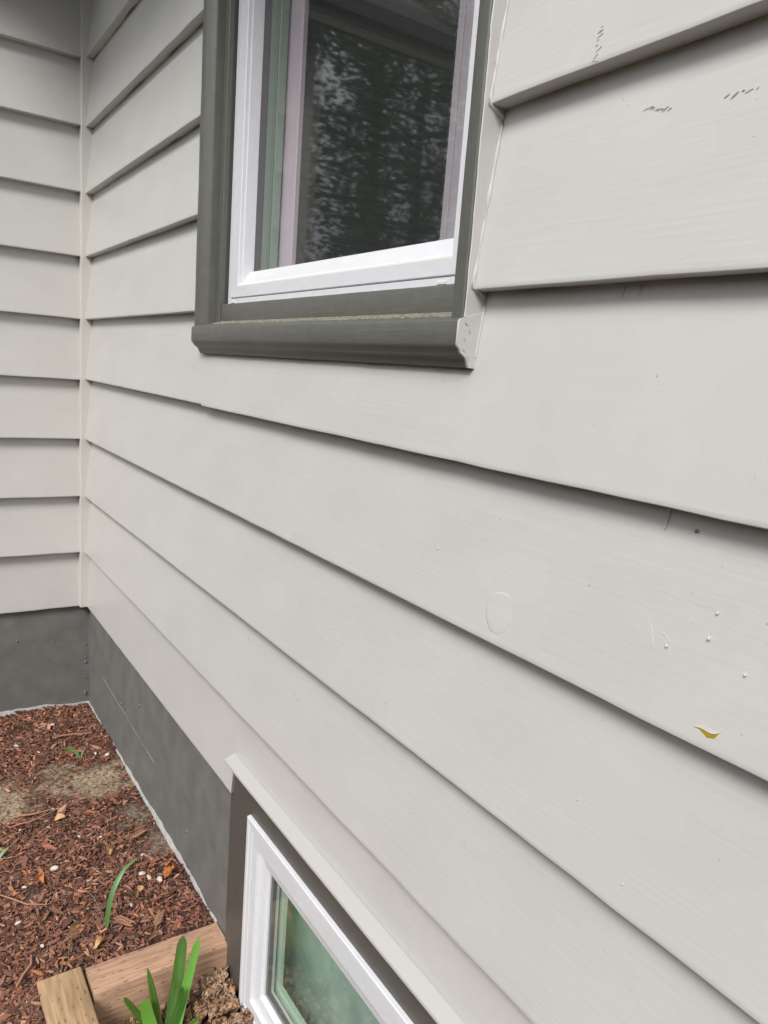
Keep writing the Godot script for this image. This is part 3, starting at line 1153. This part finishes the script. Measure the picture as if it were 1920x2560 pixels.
func plants() -> void:
	var b := Vector3(1.449, -0.105, 0.149)
	var t := thing("bulb_plant", "bright green strap-leaved bulb plant sprouting from leaf litter in front of timber", "plant", b)
	var side := Vector3(-0.33, 0.0, 0.94)
	var L := [
		[[[1.4505, -0.1004, 0.1453], [1.4231, -0.0375, 0.1298], [1.398, 0.028, 0.1108], [1.3721, 0.0977, 0.093]], 0.025, 0.92, 0],
		[[[1.4537, -0.1011, 0.1382], [1.429, -0.0387, 0.1168], [1.4068, 0.0263, 0.0909], [1.3882, 0.0916, 0.0649]], 0.019, 0.9, 1],
		[[[1.4457, -0.0993, 0.156], [1.4114, -0.0348, 0.1565], [1.3964, 0.0118, 0.1619], [1.3815, 0.0592, 0.169]], 0.015, 0.6, 0],
		[[[1.4441, -0.0989, 0.1595], [1.4186, -0.0476, 0.1754], [1.4065, -0.0096, 0.198], [1.3973, 0.027, 0.2195]], 0.015, 0.85, 0],
		[[[1.4441, -0.0989, 0.1595], [1.4317, -0.0582, 0.1687], [1.42, -0.017, 0.178], [1.4154, 0.019, 0.1836]], 0.026, 0.99, 1],
		[[[1.4537, -0.1011, 0.1382], [1.4542, -0.0631, 0.1188], [1.464, -0.0342, 0.1024], [1.4764, -0.0075, 0.0869]], 0.014, 0.5, 1],
		[[[1.4425, -0.0985, 0.1631], [1.4255, -0.0566, 0.1828], [1.4208, -0.026, 0.2057], [1.4255, -0.0032, 0.225]], 0.009, 0.6, 1],
		[[[1.4521, -0.1007, 0.1417], [1.4339, -0.0475, 0.129], [1.4276, -0.0032, 0.114], [1.4285, 0.0299, 0.1127]], 0.016, 0.8, 0],
	]
	for l in L:
		var st := begin()
		var pts := []
		for q in l[0]:
			pts.append(Vector3(q[0], q[1], q[2]) - b)
		blade(st, pts, l[1], side, l[2])
		obj("leaf", st, M.strap_leaf_light if l[3] else M.strap_leaf, t)
	var S := [
		["grass_blade", "tall single green blade leaning over the bark mulch behind the timbers", [[1.167, -0.004, 0.199], [1.159, 0.049, 0.191], [1.147, 0.086, 0.177], [1.132, 0.114, 0.151], [1.119, 0.128, 0.116]], 0.011],
		["grass_blade", "short green blade arching to the left near the side wall foundation", [[0.3927, -0.002, 0.0929], [0.3795, 0.0267, 0.1023], [0.3692, 0.0378, 0.1242], [0.36, 0.0444, 0.1544]], 0.009],
		["grass_blade", "tiny thin sprout right beside the short arching blade near the foundation", [[0.397, -0.002, 0.090], [0.3852, 0.0227, 0.0854], [0.3793, 0.0389, 0.072]], 0.004],
		["grass_blade", "grey-green blade tip at the left edge of the bark mulch", [[0.8186, -0.012, 0.4076], [0.8056, 0.0026, 0.3836], [0.7974, 0.0183, 0.3616], [0.7941, 0.0256, 0.3483]], 0.011],
	]
	for s in S:
		var st := begin()
		var o0 := Vector3(s[2][0][0], 0, s[2][0][2])
		var pts := []
		for q in s[2]:
			pts.append(Vector3(q[0], q[1], q[2]) - o0)
		blade(st, pts, s[3], side, 0.35)
		var o := obj(s[0], st, M.grass_leaf, self)
		o.position = o0
		tag(o, s[1], "grass")
	# a feathery weed seedling
	var st := begin()
	var a := Vector3(1.204, 0.004, 0.286)
	var e := Vector3(1.165, 0.05, 0.262)
	tube(st, [Vector3.ZERO, (e - a) * 0.5 + Vector3(0, 0.004, 0), e - a], [0.0009, 0.0007, 0.0003], 5)
	for i in 26:
		var c := (e - a) * (0.12 + 0.034 * i)
		var d := Vector3(rng.randf_range(-1, 1), rng.randf_range(0.0, 0.8), rng.randf_range(-1, 1)).normalized() * 0.006
		tube(st, [c, c + d * 0.6, c + d], [0.0004, 0.0007, 0.0002], 4)
	var o := obj("weed_seedling", st, mat("weed", lin(0.16, 0.17, 0.05), 0.7), self)
	o.position = a
	tag(o, "feathery olive green weed seedling standing in a bare grey patch of mulch", "weed")


func small_things() -> void:
	# pebbles
	var st := begin()
	tube(st, [Vector3(-0.5, 0.1, 0), Vector3(-0.4, 0.2, 0.05), Vector3(0, 0.3, 0), Vector3(0.4, 0.22, -0.05), Vector3(0.5, 0.1, 0)], [0.12, 0.36, 0.42, 0.3, 0.08], 8, 0.75)
	st.index()
	var pm := st.commit()
	var peb := [[0.912, 0.26, 0.020], [1.064, 0.364, 0.013], [0.71, 0.31, 0.010], [0.947, 0.335, 0.011], [0.802, 0.181, 0.010], [0.827, 0.131, 0.012], [1.031, 0.079, 0.016], [1.05, 0.068, 0.013], [1.071, 0.045, 0.018], [1.122, 0.131, 0.009], [1.297, 0.38, 0.008], [0.136, 0.13, 0.016], [0.379, 0.044, 0.015], [0.403, 0.012, 0.016], [0.224, 0.254, 0.016], [0.649, 0.219, 0.010], [0.952, 0.055, 0.011], [0.30, 0.20, 0.010], [1.00, 0.20, 0.008], [1.16, 0.33, 0.009]]
	var peb_label := [
		"biggest white pebble, at the middle of the mulch left of the tall blade", "whitish pebble far down the mulch near its left edge", "small pebble near the left edge just below the sandy patch",
		"pebble at the left edge of the mulch beside the grey-green blade tip", "pale pebble right of the ochre oval leaf", "pebble between the ochre oval leaf and the foundation wall",
		"leftmost of the three pebbles beside the curled orange leaf", "middle of the three pebbles beside the curled orange leaf", "pebble touching the curled orange leaf by the foundation",
		"tiny pebble between the tall green blade and the pinkish timber", "tiny pebble next to the yellowish timber's end", "white pebble in the mulch close to the side wall foundation",
		"farther of two pale pebbles by the foundation above the sandy patch", "nearer of two pale pebbles touching the foundation above the sandy patch", "pebble at the left edge of the mulch nearest the side wall",
		"pebble on the lower edge of the sandy patch at the reddish twig's end", "pebble near the foundation wall beside the rust coloured frond", "tiny pebble between the smooth pinkish twig and the sandy patch",
		"tiny pebble right of the rust red leaf fragment", "tiny pebble lying near the feathery weed seedling"]
	for i in peb.size():
		var q: Array = peb[i]
		var o := MeshInstance3D.new()
		o.mesh = pm
		o.material_override = M.pebble
		o.name = numbered("pebble", self)
		add_child(o, true)
		if q[0] > 1.26 and q[1] < 0.36:
			q[0] = 1.25
		o.position = Vector3(q[0], bed_h(q[0], q[1]) + 0.005, q[1])
		o.basis = Basis.from_euler(Vector3(rng.randfn(0, 0.3), rng.randf() * TAU, rng.randfn(0, 0.3))) * Basis.from_scale(Vector3(q[2], q[2] * rng.randf_range(0.7, 1.0), q[2] * rng.randf_range(0.7, 1.1)))
		tag(o, peb_label[i], "pebble", "pebbles scattered in the mulch bed")
	# dried leaves
	var lv := [
		[1.060, 0.020, 0.060, "orange_leaf", 2.4, 0.20, "large curled orange brown leaf lying against the foundation wall"],
		[1.080, 0.098, 0.019, "tan_leaf", 0.6, 0.05, "small round tan leaf below the curled orange leaf"],
		[0.947, 0.296, 0.036, "orange_leaf", 1.8, 0.12, "rust red curled leaf fragment left of the tall blade"],
		[0.706, 0.210, 0.030, "tan_leaf", 1.0, 0.06, "ochre oval leaf lying on the mulch just below the sandy patch"],
		[0.905, 0.120, 0.034, "tan_leaf", 1.9, 0.18, "pale tan curled leaf on the mulch just right of the tall blade's tip"],
		[1.213, 0.222, 0.040, "tan_leaf", 1.7, 0.10, "long tan folded leaf close behind the pinkish timber"],
		[1.075, 0.311, 0.030, "dry_leaf", 1.6, 0.12, "light brown leaf curled beside the feathery weed seedling"],
		[1.100, 0.115, 0.022, "dry_leaf", 1.4, 0.10, "thin brown leaf scrap between the tall blade and the foundation"],
	]
	for l in lv:
		var o := MeshInstance3D.new()
		o.mesh = leaf_mesh(int(l[0] * 1000.0), l[4], l[5])
		o.material_override = M[l[3]]
		o.name = numbered("dry_leaf", self)
		add_child(o, true)
		o.position = Vector3(l[0], bed_h(l[0], l[1]) + 0.009, l[1])
		o.basis = Basis.from_euler(Vector3(0.2, l[0] * 20.0, 0.15)) * Basis.from_scale(Vector3.ONE * l[2])
		tag(o, l[6], "leaf")
	# twigs
	var tw := [
		[[0.233, 0.147], [0.243, 0.08], [0.256, 0.029], 0.0026, "smooth pinkish twig lying on mulch near the side wall", "twig"],
		[[0.645, 0.331], [0.660, 0.27], [0.655, 0.221], 0.0028, "longer reddish twig below the sandy patch", "twig"],
		[[0.690, 0.335], [0.690, 0.28], [0.662, 0.215], 0.0022, "thin reddish twig lying right under the longer reddish one", "twig"],
		[[0.95, 0.39], [1.02, 0.34], [1.04, 0.30], 0.002, "straight pale twig near the left edge of the mulch", "twig"],
		[[1.253, 0.394], [1.21, 0.36], [1.18, 0.355], 0.003, "stout brown stick beside the yellowish timber's end", "stick"],
	]
	for q in tw:
		st = begin()
		var p0 := Vector3(q[0][0], 0.0, q[0][1])
		var p1 := Vector3(q[1][0], 0.004, q[1][1])
		var p2 := Vector3(q[2][0], 0.002, q[2][1])
		tube(st, [Vector3.ZERO, (p1 - p0) * 0.5 + Vector3(0, 0.002, 0.002), p1 - p0, p2 - p0], [q[3] * 0.7, q[3], q[3], q[3] * 0.5], 6)
		var o := obj("twig", st, M.twig, self)
		o.position = Vector3(q[0][0], bed_h(q[0][0], q[0][1]) + 0.010, q[0][1])
		tag(o, q[4], q[5])
	st = begin()
	tube(st, [Vector3.ZERO, Vector3(0.07, 0.022, -0.008), Vector3(0.142, 0.0, -0.015)], [0.0007, 0.001, 0.0011], 5)
	var dk := obj("twig", st, M.wasp, self)
	dk.position = Vector3(1.021, 0.012, 0.215)
	tag(dk, "thin black twig pointing at the foot of the tall green blade", "twig")
	# cedar fronds
	for c in [[1.175, 0.165, 0.6, "pale dried cedar frond right of the tall green blade's foot"], [0.86, 0.045, 2.0, "rust coloured cedar frond lying near the foundation wall"], [1.20, 0.09, 2.6, "brown cedar frond against the pinkish timber's back"]]:
		st = begin()
		tube(st, [Vector3(-0.025, 0, 0), Vector3(0, 0.005, 0), Vector3(0.03, 0.002, 0)], [0.0012, 0.0012, 0.0006], 5)
		for i in 9:
			var x := -0.02 + i * 0.005
			for s in [-1.0, 1.0]:
				tube(st, [Vector3(x, 0.003, 0), Vector3(x + 0.007, 0.006, s * 0.007), Vector3(x + 0.014, 0.003, s * (0.012 - 0.0009 * i))], [0.0009, 0.0011, 0.0004], 4)
		var o := obj("cedar_frond", st, mat("frond", lin(0.40, 0.21, 0.12), 0.85) if c[2] < 1.0 else M.twig, self)
		o.position = Vector3(c[0], bed_h(c[0], c[1]) + 0.010, c[1])
		o.rotation.y = c[2]
		tag(o, c[3], "frond")


# ---------------------------------------------------------------- the yard that the panes mirror
func build_yard() -> void:
	var lt := begin()
	for q in [[Vector3(-0.5, 0, 0), Vector3(0.0, 0.04, 0.22), Vector3(0.5, -0.06, 0)], [Vector3(-0.5, 0, 0), Vector3(0.5, -0.06, 0), Vector3(0.0, 0.04, -0.22)]]:
		var n: Vector3 = (q[1] - q[0]).cross(q[2] - q[0]).normalized()
		tri(lt, q, [n, n, n], [Vector2.ZERO, Vector2.RIGHT, Vector2.DOWN])
	var leaf := lt.commit()
	var T := [
		[-7.5, 5.6, 7.5, 2.6, "broad leafy tree across the yard, left of those mirrored in the upper pane"],
		[-5.6, 8.2, 8.5, 2.9, "tall airy tree across the yard, middle of those mirrored in the upper pane"],
		[-10.5, 8.5, 9.5, 3.4, "far tall tree across the yard, behind the others mirrored in the upper pane"],
		[-9.0, 3.6, 6.5, 2.2, "small tree nearest the house side, mirrored in the upper pane"],
		[-2.8, 10.5, 8.0, 2.8, "leafy tree farthest right of those mirrored in the upper pane"],
	]
	for d in T:
		var t := thing("tree", d[4], "tree", Vector3(d[0], -0.14, d[1]), "trees across the yard")
		var st := begin()
		var h: float = d[2]
		var r: float = d[3]
		tube(st, [Vector3(0, -0.1, 0), Vector3(0.05, h * 0.25, 0.03), Vector3(-0.05, h * 0.6, 0), Vector3(0.02, h * 0.95, 0)], [0.17, 0.13, 0.08, 0.02], 8)
		var tips := []
		for i in 26:
			var f: float = i / 26.0
			var y := h * (0.16 + 0.8 * f)
			var a := i * 2.4 + rng.randf()
			var len := r * (0.55 + 0.45 * sin(PI * (0.25 + 0.7 * f))) * rng.randf_range(0.7, 1.0)
			var p0 := Vector3(0, y, 0)
			var p2 := p0 + Vector3(cos(a) * len, len * rng.randf_range(0.1, 0.45), sin(a) * len)
			var p1 := p0.lerp(p2, 0.5) + Vector3(0, -0.06, 0)
			tube(st, [p0, p1, p2], [0.045, 0.025, 0.008], 5)
			tips.append([p0, p1, p2])
		obj("trunk", st, M.bark, t)
		var at := []
		var cols := []
		for i in 13000:
			var q: Array = tips[rng.randi() % tips.size()]
			var f := rng.randf()
			var c: Vector3 = q[0].lerp(q[1], f * 2.0) if f < 0.5 else q[1].lerp(q[2], f * 2.0 - 1.0)
			c += Vector3(rng.randfn(0, 0.20), rng.randfn(-0.12, 0.24), rng.randfn(0, 0.20))
			if c.y < 0.2:
				continue
			var s := rng.randf_range(0.075, 0.15)
			at.append(Transform3D(Basis.from_euler(Vector3(rng.randf() * TAU, rng.randf() * TAU, rng.randf() * TAU)) * Basis.from_scale(Vector3(s, s, s)), c))
			var k := rng.randf_range(0.5, 1.3)
			cols.append(Color(0.055 * k, 0.085 * k, 0.030 * k))
		multi("crown", leaf, M.foliage, at, cols, t)
	# hedges that close the yard off, a dense core of shoots under a skin of leaves
	var H := [
		[Vector3(-15.0, -0.14, 1.5), Vector3(-3.0, -0.14, 12.0), 1.7, "dark clipped hedge running under the trees across the yard"],
		[Vector3(-3.4, -0.14, 5.4), Vector3(9.0, -0.14, 4.6), 2.5, "tall dark hedge facing the house wall across the bed"],
		[Vector3(9.4, -0.14, 4.6), Vector3(8.6, -0.14, -1.0), 2.5, "tall dark hedge closing the yard past the wall's right end"],
	]
	for d in H:
		var a: Vector3 = d[0]
		var b: Vector3 = d[1]
		var hd := thing("hedge", d[3], "hedge", a)
		var st := begin()
		var along := b - a
		var off := along.cross(Vector3.UP).normalized()
		bar(st, [Vector2(-0.22, 0.0), Vector2(0.22, 0.0), Vector2(0.18, d[2] * 0.9), Vector2(-0.18, d[2] * 0.9)], Vector3.ZERO, off, Vector3.UP, along, 12, 0.08)
		obj("shoots", st, M.hedge_core, hd)
		var at := []
		var cols := []
		for i in int(along.length() * 650.0):
			var f := rng.randf()
			var c := along * f + off * rng.randfn(0, 0.24) + Vector3(0, d[2] * (1.0 - pow(rng.randf(), 1.3)) + rng.randfn(0, 0.05), 0)
			var s := rng.randf_range(0.10, 0.18)
			at.append(Transform3D(Basis.from_euler(Vector3(rng.randf() * TAU, rng.randf() * TAU, rng.randf() * TAU)) * Basis.from_scale(Vector3(s, s, s)), c))
			var k := rng.randf_range(0.5, 1.2)
			cols.append(Color(0.045 * k, 0.065 * k, 0.03 * k))
		multi("foliage", leaf, M.foliage, at, cols, hd)
